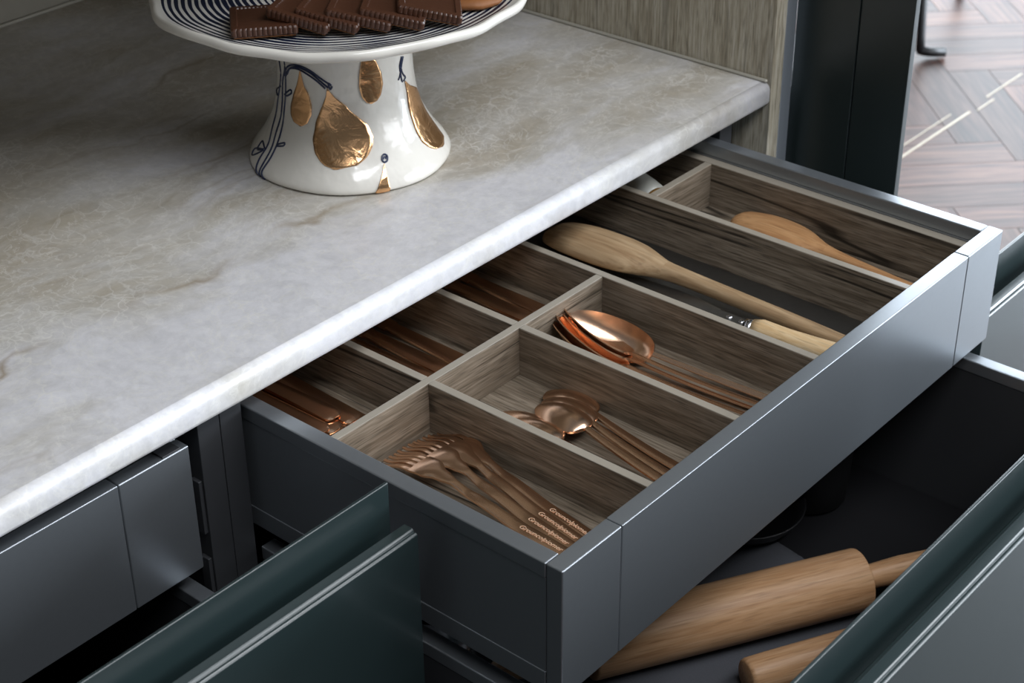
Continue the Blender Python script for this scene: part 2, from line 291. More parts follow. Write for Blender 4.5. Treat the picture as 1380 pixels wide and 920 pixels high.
def box(name, lo, hi, mat, parent=None, bevel=0.0006, seg=2, world=True):
    """box given by two world corners, stored in its parent's frame"""
    d = wloc(parent) if world else Vector((0, 0, 0))
    x0, y0, z0 = (Vector(lo) - d); x1, y1, z1 = (Vector(hi) - d)
    vs = [(x0, y0, z0), (x1, y0, z0), (x1, y1, z0), (x0, y1, z0), (x0, y0, z1), (x1, y0, z1), (x1, y1, z1), (x0, y1, z1)]
    fs = [(3, 2, 1, 0), (4, 5, 6, 7), (0, 1, 5, 4), (1, 2, 6, 5), (2, 3, 7, 6), (3, 0, 4, 7)]
    return link(name, mesh_from(name, vs, fs), mat, parent, bevel=bevel, seg=seg)
def extrude_x(name, prof, x0, x1, mat, parent=None, bevel=0.0006, seg=2):
    """closed (y, z) profile extruded along x, world coordinates"""
    d = wloc(parent); n = len(prof)
    vs = [Vector((x0, y, z)) - d for y, z in prof] + [Vector((x1, y, z)) - d for y, z in prof]
    fs = [tuple(range(n)), tuple(range(2 * n - 1, n - 1, -1))] + [(i, (i + 1) % n, n + (i + 1) % n, n + i) for i in range(n)]
    return link(name, mesh_from(name, vs, fs), mat, parent, bevel=bevel, seg=seg)
def lathe_mesh(name, prof, seg=64, wob=None):
    """prof: list of (r, z); wob(r, ang, i) -> (r, z) offset"""
    vs = []; fs = []
    for i, (r, z) in enumerate(prof):
        for k in range(seg):
            a = 2 * math.pi * k / seg; dr, dz = wob(i, a) if wob else (0, 0)
            vs.append(((r + dr) * math.cos(a), (r + dr) * math.sin(a), z + dz))
    for i in range(len(prof) - 1):
        for k in range(seg):
            k2 = (k + 1) % seg; fs.append((i * seg + k, i * seg + k2, (i + 1) * seg + k2, (i + 1) * seg + k))
    if prof[0][0] > 1e-6: fs.append(tuple(range(seg - 1, -1, -1)))
    if prof[-1][0] > 1e-6: fs.append(tuple((len(prof) - 1) * seg + k for k in range(seg)))
    return mesh_from(name, vs, fs)
def ribbon_mesh(name, stations, nc=8):
    """solid sheet along +y. station: (y, half width, z centre, dish, thickness, xshift); dish>0 = concave upward"""
    vs = []; fs = []; ns = len(stations)
    for st in stations:
        y, w, z, dish, th = st[:5]; xs = st[5] if len(st) > 5 else 0
        for side in (0, 1):
            for k in range(nc + 1):
                t = -1 + 2 * k / nc; zz = z + dish * (t * t - 1)
                e = 0.5 * (1 - 0.25 * abs(t) ** 8)
                vs.append((xs + w * t, y, zz + (th * e if side == 0 else -th * e)))
    R = 2 * (nc + 1)
    for i in range(ns - 1):
        for k in range(nc):
            a = i * R + k; b = (i + 1) * R + k
            fs.append((a, a + 1, b + 1, b)); a += nc + 1; b += nc + 1; fs.append((a, b, b + 1, a + 1))
    for i in range(ns - 1):
        for k in (0, nc):
            a = i * R + k; b = (i + 1) * R + k; fs.append((a, b, b + nc + 1, a + nc + 1))
    for i in (0, ns - 1):
        for k in range(nc):
            a = i * R + k; fs.append((a, a + nc + 1, a + nc + 2, a + 1))
    me = mesh_from(name, vs, fs)
    bm = bmesh.new(); bm.from_mesh(me); bmesh.ops.remove_doubles(bm, verts=bm.verts, dist=1e-6)
    bmesh.ops.recalc_face_normals(bm, faces=bm.faces); bm.to_mesh(me); bm.free()
    for p in me.polygons: p.use_smooth = True
    me.set_sharp_from_angle(angle=math.radians(38))
    return me
def interp(pts, x):
    if x <= pts[0][0]: return pts[0][1]
    for (a, b), (c, d) in zip(pts, pts[1:]):
        if x <= c:
            t = (x - a) / (c - a); t = t * t * (3 - 2 * t); return b + (d - b) * t
    return pts[-1][1]
def tube_mesh(name, path, rads, seg=10):
    vs = []; fs = []; path = [Vector(p) for p in path]; n = len(path)
    if not hasattr(rads, '__len__'): rads = [rads] * n
    up = Vector((0, 0, 1))
    for i, p in enumerate(path):
        t = (path[min(i + 1, n - 1)] - path[max(i - 1, 0)]).normalized()
        u = t.cross(up)
        if u.length < 1e-4: u = t.cross(Vector((1, 0, 0)))
        u.normalize(); w = u.cross(t)
        for k in range(seg):
            a = 2 * math.pi * k / seg; vs.append(p + (u * math.cos(a) + w * math.sin(a)) * rads[i])
    for i in range(n - 1):
        for k in range(seg):
            k2 = (k + 1) % seg; fs.append((i * seg + k, i * seg + k2, (i + 1) * seg + k2, (i + 1) * seg + k))
    fs.append(tuple(range(seg - 1, -1, -1))); fs.append(tuple((n - 1) * seg + k for k in range(seg)))
    return mesh_from(name, vs, fs)
def copy_tree(o, parent=None):
    c = o.copy(); COL.objects.link(c); c.parent = parent
    for ch in list(o.children): copy_tree(ch, c)
    return c
def structure(o): o['kind'] = 'structure'; return o

# ------------------------------------------------------------------ the setting
FZ = -0.86
floor = structure(box('floor', (-4.5, -5.0, FZ - 0.06), (5.9, 5.0, FZ - 0.012), M['subfloor'], None, 0))
# herringbone parquet, each plank a piece of the floor
PL, PW = 0.50, 0.10
plank_me = None
def plank_at(cx, cy, rot):
    global plank_me
    if plank_me is None:
        o = box('plank', (-PW / 2 + .0008, -PL / 2 + .0008, -0.012), (PW / 2 - .0008, PL / 2 - .0008, 0.0), M['plank'], None, 0, world=False)
        plank_me = o.data; o.parent = floor
    else:
        o = bpy.data.objects.new('plank', plank_me); COL.objects.link(o); o.parent = floor
    o.location = (cx, cy, FZ); o.rotation_euler = (0, 0, rot)
def herringbone(x0, x1, y0, y1):
    n = 0; ang = math.radians(45); c, s = math.cos(ang), math.sin(ang)
    for i in range(-60, 61):
        for j in range(-14, 15):
            bx = i * PW + j * 0.0; by = i * PW
            # lattice of L-shaped pairs
            ux = i * PW + j * PL; uy = i * PW - j * PL
            for kind in (0, 1):
                if kind == 0: px, py, r = ux + PL / 2, uy + PW / 2, math.pi / 2
                else: px, py, r = ux + PW / 2, uy + PW + PL / 2, 0.0
                X = 2.6 + c * px - s * py; Y = 1.0 + s * px + c * py
                if x0 < X < x1 and y0 < Y < y1:
                    plank_at(X, Y, r + ang); n += 1
    return n
n_planks = herringbone(1.35, 4.3, -0.3, 2.4)
wb = structure(box('wall_back', (-3.0, 1.052, FZ), (0.709, 1.17, 1.9), M['plaster'], None, 0))
structure(box('niche_shade_board', (-1.6, 0.33, 0.44), (0.709, 1.052, 0.48), M['niche'], None, 0.001))  # unseen niche top, added to shade the worktop towards the wall
# joint of pale sealant where the worktop meets the wall
structure(box('trim_1', (-1.6, 1.0475, 0.0421), (0.7045, 1.0520, 0.0465), M['sealant'], None, 0.0015))
structure(box('trim_2', (0.7045, 0.303, 0.0421), (0.7090, 1.0520, 0.0455), M['sealant'], None, 0.0015))
# pale metal inlays let into the parquet
for (ya, yb, xa, xb) in ((0.985, 0.990, 2.0, 2.70), (1.013, 1.0155, 2.2, 2.66), (0.977, 0.980, 2.72, 2.80), (0.996, 0.999, 2.80, 2.98)):
    inl = box('metal_inlay', (xa, ya, FZ - 0.004), (xb, yb, FZ + 0.0012), M['brass'], floor, 0)

# ------------------------------------------------------------------ worktop and cabinets
CB, CT, CY = 0.018, 0.0422, 0.300
prof = [(1.052, CB), (CY + 0.004, CB), (CY + 0.001, CB + 0.0012), (CY, CB + 0.004)]
for k in range(7):
    a = math.pi - k / 6 * math.pi / 2; prof.append((CY + 0.009 + 0.009 * math.cos(a), CT - 0.009 + 0.009 * math.sin(a)))
prof.append((1.052, CT))
wt = extrude_x('worktop', prof, -1.6, 0.709, M['stone'], None, 0)
for p in wt.data.polygons: p.use_smooth = len(p.vertices) == 4 and abs(p.normal.z) < 0.999
tag(wt, 'pale grey quartzite worktop with brown veins and a rounded front edge', 'worktop')

def end_panel():
    t = thing('end_panel', 'upright limed oak panel closing the right end of the worktop', 'panel', (0.709, 0.2985, FZ))
    box('board', (0.709, 0.2985, FZ), (0.7287, 1.17, 1.9), M['niche'], t, 0.0008)
    box('metal_edge_strip', (0.7287, 0.2985, FZ), (0.7479, 0.330, 1.9), M['strip'], t, 0.0006)
    box('backing_board', (0.7287, 0.330, FZ), (0.7479, 1.17, 1.9), M['inner_black'], t, 0.0006)
end_panel()

def carcass(x0, x1, label, extra=0):
    t = thing('base_cabinet', label, 'cabinet', ((x0 + x1) / 2, 0.65, FZ), 'base cabinets under the worktop')
    w = 0.0215
    for a, b in ((x0, x0 + w), (x1 - w, x1)):
        box('side_panel', (a, 0.316, FZ + 0.08), (b, 1.0, CB - 0.0005), M['charcoal'], t, 0.0006)
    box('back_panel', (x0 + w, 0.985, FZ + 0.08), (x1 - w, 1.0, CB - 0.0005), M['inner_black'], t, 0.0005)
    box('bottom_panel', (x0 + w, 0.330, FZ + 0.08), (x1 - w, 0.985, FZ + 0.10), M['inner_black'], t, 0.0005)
    box('plinth', (x0, 0.40, FZ), (x1, 0.42, FZ + 0.08), M['charcoal'], t, 0.0005)
    return t
carc_r = carcass(-0.0262, 0.6666, 'charcoal base cabinet that the open cutlery drawer slides out of')
carc_l = carcass(-0.760, -0.0268, 'charcoal base cabinet left of the cutlery drawer, behind the green front')
# steel runner brackets on the inside of the left cabinet
for z0, z1 in ((-0.095, -0.045), (-0.170, -0.120)):
    box('runner_bracket', (-0.0520, 0.318, z0), (-0.0483, 0.328, z1), M['charcoal'], carc_l, 0.0006)
b_ = box('runner', (-0.0545, 0.326, -0.130), (-0.0483, 0.80, -0.122), M['steel'], carc_l, 0.0006)
b_ = box('runner', (-0.0044, 0.322, -0.128), (-0.0010, 0.80, -0.121), M['steel'], carc_r, 0.0006)

# ------------------------------------------------------------------ metal drawers
T, S, H, CAP = 0.0144, 0.0147, 0.1159, 0.0659
def metal_drawer(name, label, cabinet, x0, W, y0, depth, top=0.0, h=H):
    x1 = x0 + W; m = M['grey']; y1 = y0 + depth
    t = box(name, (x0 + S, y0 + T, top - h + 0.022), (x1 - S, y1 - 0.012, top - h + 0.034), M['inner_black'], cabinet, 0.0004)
    t['label'] = label
    g = 0.0006
    box('front_panel', (x0 + CAP + g, y0, top - h), (x1 - CAP - g, y0 + T, top), m, t, 0.0009, 3)
    box('front_corner_cap', (x0, y0, top - h), (x0 + CAP, y0 + T, top), m, t, 0.0012, 3)
    box('front_corner_cap', (x1 - CAP, y0, top - h), (x1, y0 + T, top), m, t, 0.0012, 3)
    for xa, xb, s in ((x0, x0 + S, 1), (x1 - S, x1, -1)):
        rec = 0.0007
        pa, pb = (xa + rec, xb) if s == 1 else (xa, xb - rec)
        box('side_panel', (pa, y0 + T + g, top - h + 0.018), (pb, y1, top - 0.0135), m, t, 0.0003)
        box('top_rail', (xa, y0 + T + g, top - 0.0135), (xb, y1, top - 0.0002), m, t, 0.0012, 3)
        box('bottom_rail', (xa, y0 + T + g, top - h), (xb, y1, top - h + 0.018), m, t, 0.0007)
    box('back_panel', (x0 + S, y1 - 0.012, top - h), (x1 - S, y1, top - 0.01), M['charcoal'], t, 0.0005)
    return t
drawer = metal_drawer('cutlery_drawer', 'open grey metal drawer filled with copper cutlery and wooden spoons', carc_r, 0.0, 0.64, 0.0, 0.50)
ldrawer = metal_drawer('inner_drawer', 'closed grey metal drawer at the left, tucked under the worktop', carc_l, -0.7255, 0.6625, 0.3095, 0.50)
box('stop_block', (-0.0870, 0.3105, -0.0006), (-0.0700, 0.3300, 0.0014), M['charcoal'], ldrawer, 0.0004)

def front_drawer(name, label, cabinet, fx0, fx1, bx0, bx1, yp, zt, zb, depth, body=True, rail=M['grey']):
    """deep drawer with a lacquered front: tall back plate, finger channel and face panel"""
    t = box(name, (fx0, yp, zb), (fx1, yp + 0.0028, zt), M['green'], cabinet, 0.0009, 3)
    t['label'] = label
    f0 = yp - 0.0270; z1 = zt - 0.0298
    # face panel with grooved, chamfered top edge
    pr = [(yp - 0.0135, zb), (f0, zb), (f0, z1 - 0.0045), (f0 + 0.0008, z1 - 0.0030), (f0 + 0.0022, z1 - 0.0022), (f0 + 0.0036, z1 - 0.0026),
          (f0 + 0.0042, z1 - 0.0010), (f0 + 0.0052, z1), (yp - 0.0142, z1), (yp - 0.0135, z1 - 0.0008)]
    extrude_x('face_panel', pr, fx0, fx1, M['green'], t, 0.0003)
    box('channel_floor', (fx0, yp - 0.0136, z1 - 0.030), (fx1, yp, z1 - 0.024), M['green'], t, 0.0003)
    if body:
        rz = -0.1365; fz = -0.305; y1 = yp + 0.003 + depth; ya = yp + 0.0031
        for xa, xb in ((bx0, bx0 + S), (bx1 - S, bx1)):
            box('side_panel', (xa + 0.0006, ya, fz - 0.01), (xb - 0.0006, y1, rz - 0.013), M['charcoal'], t, 0.0004)
            box('top_rail', (xa, ya, rz - 0.013), (xb, y1, rz), rail, t, 0.0012, 3)
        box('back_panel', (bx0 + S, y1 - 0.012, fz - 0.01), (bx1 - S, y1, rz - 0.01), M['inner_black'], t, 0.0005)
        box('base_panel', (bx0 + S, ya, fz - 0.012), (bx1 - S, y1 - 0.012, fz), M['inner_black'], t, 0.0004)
    return t
low_r = front_drawer('pan_drawer', 'deep drawer holding the rolling pins, lacquered dark green front', carc_r, -0.0225, 0.6625, 0.0, 0.64, -0.1871, 0.0175, -0.42, 0.50)
low_l = front_drawer('pan_drawer', 'half-open deep drawer at lower left with dark green lacquered front', carc_l, -0.7560, -0.018, -0.7255, -0.063, 0.1441, 0.0175, -0.42, 0.50)
tc_ = thing('pull_out_cabinet', 'cabinet beyond the cutlery drawer with a glossy green pull-out front', 'cabinet', (0.84, 0.65, FZ))
for a, b in ((0.7700, 0.7880), (0.880, 0.898)):
    box('side_panel', (a, 0.330, FZ), (b, 1.0, CB), M['charcoal'], tc_, 0.0006)
box('back_panel', (0.788, 0.985, FZ), (0.880, 1.0, CB), M['inner_black'], tc_, 0.0005)
box('top_panel', (0.788, 0.330, 0.0), (0.880, 0.985, CB), M['charcoal'], tc_, 0.0005)
third = front_drawer('pull_out_front', 'green lacquered pull-out front', tc_, 0.6680, 0.900, 0, 0, 0.0425, -0.0815, -0.70, 0.3, body=False)
for xa in (0.690, 0.866):
    box('runner', (xa, 0.0455, -0.68), (xa + 0.012, 0.36, -0.66), M['steel'], third, 0.0005)

# folded-back tall door, two leaves with a shadow gap
bd = thing('bifold_door', 'tall near-black bifold door standing open beside the oak panel', 'door', (0.77, 0.24, FZ))
box('door_leaf', (0.760, 0.2338, FZ + 0.02), (0.7695, 0.3060, 1.9), M['door'], bd, 0.0008)
box('door_leaf', (0.760, 0.1735, FZ + 0.02), (0.7695, 0.2324, 1.9), M['door'], bd, 0.0008)
box('hinge_strip', (0.7625, 0.2324, FZ + 0.02), (0.7670, 0.2338, 1.9), M['black'], bd, 0)

# ------------------------------------------------------------------ cutlery tray
OZ, OF = -0.0158, -0.0625
tray = thing('cutlery_tray', 'weathered oak cutlery tray with dividers fitted inside the open drawer', 'tray', (0.32, 0.25, OF - 0.006))
LX, RX, Y0, Y1, YL = 0.0150, 0.6250, 0.0150, 0.485, 0.2455
D1, D2, D3, D4 = 0.1310, 0.2446, 0.3605, 0.5125; DT = 0.0080
bt = 0.0005
def tray_floor(x0, x1, y0, y1): box('floor_board', (x0, y0, OF - 0.006), (x1, y1, OF), M['tray_y'], tray, 0)
tray_floor(LX, D3 + DT, Y0, Y1); tray_floor(D4, RX, Y0, Y1)
box('metal_liner', (D3 + DT, Y0, OF - 0.006), (D4, Y1, OF - 0.001), M['blade'], tray, 0)
box('side_board', (LX, Y0, OF), (LX + 0.007, Y1, OZ), M['tray_y'], tray, bt)
box('side_board', (RX - 0.011, Y0, OF), (RX, Y1, OZ), M['tray_y'], tray, bt)
box('end_board', (LX + 0.007, Y0, OF), (RX - 0.011, Y0 + 0.006, OZ - 0.004), M['tray_x'], tray, bt)
box('end_board', (LX + 0.007, Y1 - 0.006, OF), (RX - 0.011, Y1, OZ), M['tray_x'], tray, bt)
box('long_divider', (LX + 0.007, YL, OF), (D3, YL + 0.0075, OZ), M['tray_x'], tray, 0.0007)
for xd in (D1, D2):
    box('cross_divider', (xd, Y0 + 0.006, OF), (xd + DT, YL, OZ), M['tray_y'], tray, bt)
    box('cross_divider', (xd, YL + 0.0075, OF), (xd + DT, Y1 - 0.006, OZ), M['tray_y'], tray, bt)
for xd in (D3, D4):
    box('cross_divider', (xd, Y0 + 0.006, OF), (xd + DT, Y1 - 0.006, OZ), M['tray_y'], tray, bt)
box('short_divider', (D4 + DT, 0.3036, OF + 0.012), (RX - 0.011, 0.3116, OZ), M['tray_x'], tray, bt)
GLARE = simple('pale_edge_glare', (0.30, 0.265, 0.215), 0.34, 0, 0, 0.06)  # added pale strips; their lightness stands in for glare on the top edges
for o_b in [c for c in tray.children if 'divider' in c.name or 'side_board' in c.name]:
    v_ = [c.co for c in o_b.data.vertices]; w0 = wloc(tray)
    lo_ = [min(c[i] for c in v_) for i in range(3)]; hi_ = [max(c[i] for c in v_) for i in range(3)]
    box('edge_glare_strip', Vector((lo_[0] + 0.0002, lo_[1] + 0.0002, hi_[2])) + w0, Vector((hi_[0] - 0.0002, hi_[1] - 0.0002, hi_[2] + 0.0006)) + w0, GLARE, o_b, 0.0003)
box('short_divider', (D4 + DT, 0.3040, OF), (RX - 0.011, 0.3112, OF + 0.0115), M['tray_x'], tray, bt)

# ------------------------------------------------------------------ forks
def fork(label, loc, rz, rx=0.0, ry=0.0):
    t = thing('fork', label, 'fork', loc, 'forks in the nearest front compartment')
    L = 0.196
    zc = [(0, 0.0016), (0.05, 0.0035), (0.105, 0.0095), (0.128, 0.0135), (0.150, 0.0145), (0.165, 0.0125), (0.196, 0.0018)]
    wd = [(0, 0.0060), (0.05, 0.0057), (0.095, 0.0046), (0.122, 0.0033), (0.136, 0.0065), (0.148, 0.0118), (0.160, 0.0121)]
    th = 0.0024
    st = [(y, interp(wd, y), interp(zc, y), -0.0002, th) for y in [i * 0.122 / 24 for i in range(25)]]
    st[0] = (0, 0.0056, st[0][2], -0.0001, th)
    hd = link('handle', ribbon_mesh('fork_handle', st, 6), M['copper'], t, True)
    st = [(y, interp(wd, y), interp(zc, y), -0.0012 * min(1, (y - .122) / .02), th) for y in [0.122 + i * 0.038 / 14 for i in range(15)]]
    he = link('head', ribbon_mesh('fork_head', st, 10), M['copper'], t, True)
    for k in range(4):
        xc = -0.0091 + k * 0.00607
        st = []
        for i in range(11):
            y = 0.1595 + i * 0.0365 / 10; f = i / 10
            st.append((y, 0.0022 * (1 - 0.45 * f * f), interp(zc, y) - 0.0006 * (xc / .009) ** 2, -0.0001, th * (1 - 0.3 * f), xc * (1 - 0.06 * f)))
        link('tine', ribbon_mesh('fork_tine', st, 4), M['copper'], he, True)
    cu = bpy.data.curves.new('engraving', 'FONT'); cu.body = 'Grouncolpiomer'; cu.size = 0.0060; cu.shear = 0.25; cu.align_x = 'CENTER'; cu.align_y = 'CENTER'; cu.extrude = 0.00005
    tmp = bpy.data.objects.new('tmp', cu); COL.objects.link(tmp)
    dg = bpy.context.evaluated_depsgraph_get(); me = bpy.data.meshes.new_from_object(tmp.evaluated_get(dg)); bpy.data.objects.remove(tmp)
    # letters read along the handle, following its top surface
    for v in me.vertices:
        x, y = v.co.x, v.co.y; yy = 0.036 - x
        v.co = Vector((y, yy, interp(zc, yy) + th / 2 + 0.00040 + v.co.z))
    me.materials.clear()
    e = link('engraving', me, M['etch'], hd); e['label'] = 'pale engraved lettering'
    t.rotation_euler = (rx, ry, rz)
    return t
fl = ['copper fork nearest the grey left rail, lying on top of the others',
      'second copper fork from the grey left rail', 'third copper fork from the grey left rail',
      'copper fork furthest from the left rail, against the oak divider']
for i, (nx, ny, tx, dz) in enumerate(((0.0697, 0.1617, 0.0683, 0.0085), (0.0890, 0.1650, 0.0812, 0.0058), (0.1040, 0.1656, 0.0934, 0.0031), (0.1150, 0.1645, 0.1055, 0.0004))):
    a = -math.atan2(nx - tx, 0.087); ln = 0.122
    fork(fl[i], (nx + ln * math.sin(a), ny - ln * math.cos(a), OF + dz), a, 0.004)

# ------------------------------------------------------------------ spoons
def spoon(name, label, group, loc, rot, bl, bw, hl, depth, face_up, hw, rise, arch):
    """local +y points to the tip, origin at the handle end"""
    t = thing(name, label, 'spoon', loc, group)
    def zmid(y): return 0.0015 + arch * (max(0.0, y / hl) ** 2)
    nw = hw * 0.62
    st = []
    for i in range(25):
        y = hl * i / 24; f = i / 24
        st.append((y, (hw + (nw - hw) * f ** 1.2) * (0.8 if i == 0 else 1), zmid(y), -0.0004 * (1 - f), 0.0024 + 0.0006 * f))
    link('handle', ribbon_mesh('spoon_handle', st, 6), M['copper'], t, True)
    st = []
    for i in range(33):
        g = i / 32; y = hl + bl * g; u = g ** 0.82
        e = max(0.0, 1 - (2 * u - 1) ** 2)
        w = max(bw * e ** 0.5, nw * (1 - g * 8) if g < 0.125 else 0.0002); d = depth * e ** 0.9
        zr = zmid(hl) + arch * 0.9 * g * (1 - g) + rise * g ** 1.6
        th = 0.0030 + (0.0016 - 0.0030) * min(1, g * 5)
        st.append((y, w, zr, d, th) if face_up else (y, w, zr - 0.30 * d, -d, th))
    link('bowl', ribbon_mesh('spoon_bowl', st, 14), M['copper'], t, True)
    t.rotation_euler = rot
    return t
G2 = 'teaspoons in the middle front compartment'
def tea(label, tip, neck, z, tilt=0.0):
    v = Vector(neck) - Vector(tip); a = -math.atan2(-v.x, -v.y); d = Vector((-math.sin(a), math.cos(a)))
    hl = 0.098; e = Vector(neck) - d * hl
    return spoon('teaspoon', label, G2, (e.x, e.y, z), (tilt, 0, a), 0.056, 0.0175, hl, 0.0088, False, 0.0046, -0.0050, 0.0065)
tea('uppermost of the three overlapping teaspoons, its rounded copper back fully visible', (0.2038, 0.1890), (0.1971, 0.1347), OF + 0.0080, 0.012)
tea('middle one of the three overlapping copper teaspoons', (0.2173, 0.1930), (0.2108, 0.1396), OF + 0.0045, 0.010)
tea('lowest and furthest right of the three overlapping copper teaspoons', (0.2330, 0.2040), (0.2270, 0.1500), OF + 0.0015, 0.0)
tea('copper teaspoon half hidden by the divider, further from the drawer front', (0.1770, 0.2120), (0.1775, 0.1580), OF + 0.0040, 0.0)
tea('copper teaspoon half hidden by the divider, nearer the drawer front', (0.1700, 0.1940), (0.1700, 0.1400), OF + 0.0075, 0.01)

G3 = 'tablespoons in the third front compartment'
def table(label, end, neck, roll, z, lift):
    v = Vector(neck) - Vector(end); a = -math.atan2(v.x, v.y)
    return spoon('tablespoon', label, G3, (end[0], end[1], z), (lift, roll, a), 0.078, 0.0175, v.length, 0.0095, True, 0.0031, 0.0250, 0.0085)
table('copper tablespoon leaning on the right-hand divider, hollow side showing widest', (0.3460, 0.0350), (0.3365, 0.1665), math.radians(-38), OF + 0.0035, 0.0)
table('copper tablespoon with the brightest lit rim, topmost of the nested pair', (0.3310, 0.0350), (0.3120, 0.1770), math.radians(24), OF + 0.0055, 0.0)
table('copper tablespoon nested directly under the brightly lit one', (0.3270, 0.0350), (0.3080, 0.1750), math.radians(26), OF + 0.0020, 0.0)
table('copper tablespoon second from the left divider in its compartment', (0.3130, 0.0350), (0.2945, 0.1690), math.radians(26), OF + 0.0040, 0.0)
table('copper tablespoon closest to the left divider of its compartment', (0.3020, 0.0350), (0.2850, 0.1660), math.radians(28), OF + 0.0010, 0.0)

# ------------------------------------------------------------------ cutlery in the shaded back compartments
knife_me = {}
def back_piece(name, label, cat, group, end, a, z, wid):
    t = thing(name, label, cat, (end[0], end[1], z), group)
    if 'h' not in knife_me:
        st = [(y, 0.0090 * (0.45 if y == 0 else 0.84 if y < 0.003 else 1) * (1 - 0.30 * y / 0.10), 0.0022 if y > 0.003 else 0.0014, -0.0004, 0.0034 if y > 0.003 else 0.0012 + 0.6 * y) for y in (0, 0.002, 0.005, 0.02, 0.04, 0.06, 0.08, 0.10)]
        knife_me['h'] = ribbon_mesh('knife_handle', st, 6)
        st = [(0.0995 + 0.09 * i / 12, 0.0080 * (1 if i < 9 else 1 - ((i - 8) / 4.3) ** 2) + 0.0008, 0.0022, 0.0, 0.0018) for i in range(13)]
        knife_me['b'] = ribbon_mesh('knife_blade', st, 4)
    link('handle', knife_me['h'], M['copper'], t, True); link('blade', knife_me['b'], M['copper'], t, True)
    t.rotation_euler = (0.006, 0, a); return t
KG = 'knives in the back left compartment'
for i, (x, y, a, z) in enumerate(((0.0875, 0.3100, 0.03, 0.0080), (0.0686, 0.3040, 0.0, 0.0060), (0.0800, 0.3015, 0.02, 0.0030), (0.0815, 0.2960, 0.01, -0.0), (0.0986, 0.3000, -0.06, 0.0030), (0.1030, 0.2955, -0.06, 0.0), (0.0600, 0.2940, 0.0, 0.001))):
    back_piece('table_knife', ['copper knife on top of the pile in the shaded back left compartment', 'copper knife second nearest the left rail in the shaded back compartment',
        'copper knife below the topmost knife at the back left', 'copper knife reaching nearest to the long divider in the back left compartment',
        'copper knife lying behind the topmost one at the back left', 'copper knife furthest from the left rail in the back left compartment',
        'copper knife tight against the left drawer rail at the back'][i], 'knife', KG, (x, y), a, OF + z, 0.009)
for j, (x0, xs) in enumerate(((0.0, (0.152, 0.170, 0.188, 0.206, 0.226)), (0.0, (0.268, 0.285, 0.302, 0.320, 0.338)))):
    for i, x in enumerate(xs):
        back_piece('dessert_fork' if j == 0 else 'dessert_spoon',
            'dark copper piece lying %s in the shaded %s back compartment' % (('against the left divider', 'second from the left divider', 'in the middle', 'second from the right divider', 'against the right divider')[i], ('second', 'third')[j]),
            'cutlery', 'copper pieces in the second back compartment' if j == 0 else 'copper pieces in the third back compartment', (x, 0.285 + 0.006 * ((i * 3) % 4)), 0.05 - 0.02 * i, OF + 0.0005 * (i % 2), 0.008)

# ------------------------------------------------------------------ wooden tools
def loft_mesh(name, secs, seg=28, cap0=True, cap1=True):
    """sections (x, y, z, half width, height up, height down) running along y"""
    vs = []; fs = []
    for (x, y, z, w, hu, hd) in secs:
        for k in range(seg):
            a = 2 * math.pi * k / seg; ca, sa = math.cos(a), math.sin(a)
            vs.append((x + w * math.copysign(abs(ca) ** 0.9, ca), y, z + (hu if sa > 0 else hd) * math.copysign(abs(sa) ** 0.9, sa)))
    for i in range(len(secs) - 1):
        for k in range(seg):
            k2 = (k + 1) % seg; fs.append((i * seg + k, i * seg + k2, (i + 1) * seg + k2, (i + 1) * seg + k))
    if cap0: fs.append(tuple(range(seg - 1, -1, -1)))
    if cap1: fs.append(tuple((len(secs) - 1) * seg + k for k in range(seg)))
    return mesh_from(name, vs, fs)
def smooth_secs(keys, n=6):
    out = []
    def cr(p0, p1, p2, p3, t): return tuple(0.5 * (2 * b + (c - a) * t + (2 * a - 5 * b + 4 * c - d) * t * t + (3 * b - a - 3 * c + d) * t ** 3) for a, b, c, d in zip(p0, p1, p2, p3))
    for i in range(len(keys) - 1):
        p0 = keys[max(i - 1, 0)]; p1 = keys[i]; p2 = keys[i + 1]; p3 = keys[min(i + 2, len(keys) - 1)]
        for k in range(n): out.append(cr(p0, p1, p2, p3, k / n))
    out.append(keys[-1]); return out
def wooden_spoon(label, keys, split, mat, base):
    t = thing('wooden_spoon', label, 'spoon', base); o = Vector(base)
    keys = [(k[0] - o.x, k[1] - o.y, k[2] - o.z) + tuple(k[3:]) for k in keys]
    secs = smooth_secs(keys); c = split * 6
    link('bowl', loft_mesh('wooden_bowl', secs[:c + 1], cap1=False), mat, t, True)
    link('handle', loft_mesh('wooden_handle', secs[c:], cap0=False), mat, t, True)
    return t
wooden_spoon('worn pale wooden spoon, back upward, in the long compartment beside the spatula',
    [(.4400, .3745, -.0470, .0040, .0020, .0010), (.4402, .3715, -.0465, .0120, .0060, .0030), (.4405, .3600, -.0450, .0210, .0110, .0050), (.4412, .3350, -.0440, .0262, .0140, .0060), (.4420, .3000, -.0435, .0272, .0145, .0060),
     (.4430, .2750, -.0432, .0245, .0135, .0065), (.4438, .2600, -.0430, .0195, .0120, .0070), (.4444, .2480, -.0428, .0140, .0105, .0075), (.4450, .2360, -.0428, .0100, .0090, .0078), (.4460, .2200, -.0430, .0084, .0080, .0078),
     (.4482, .1700, -.0455, .0076, .0074, .0074), (.4505, .1000, -.0490, .0073, .0072, .0072), (.4515, .0300, -.0520, .0068, .0066, .0066)], 8, M['beech_grey'], (.442, .296, OF))
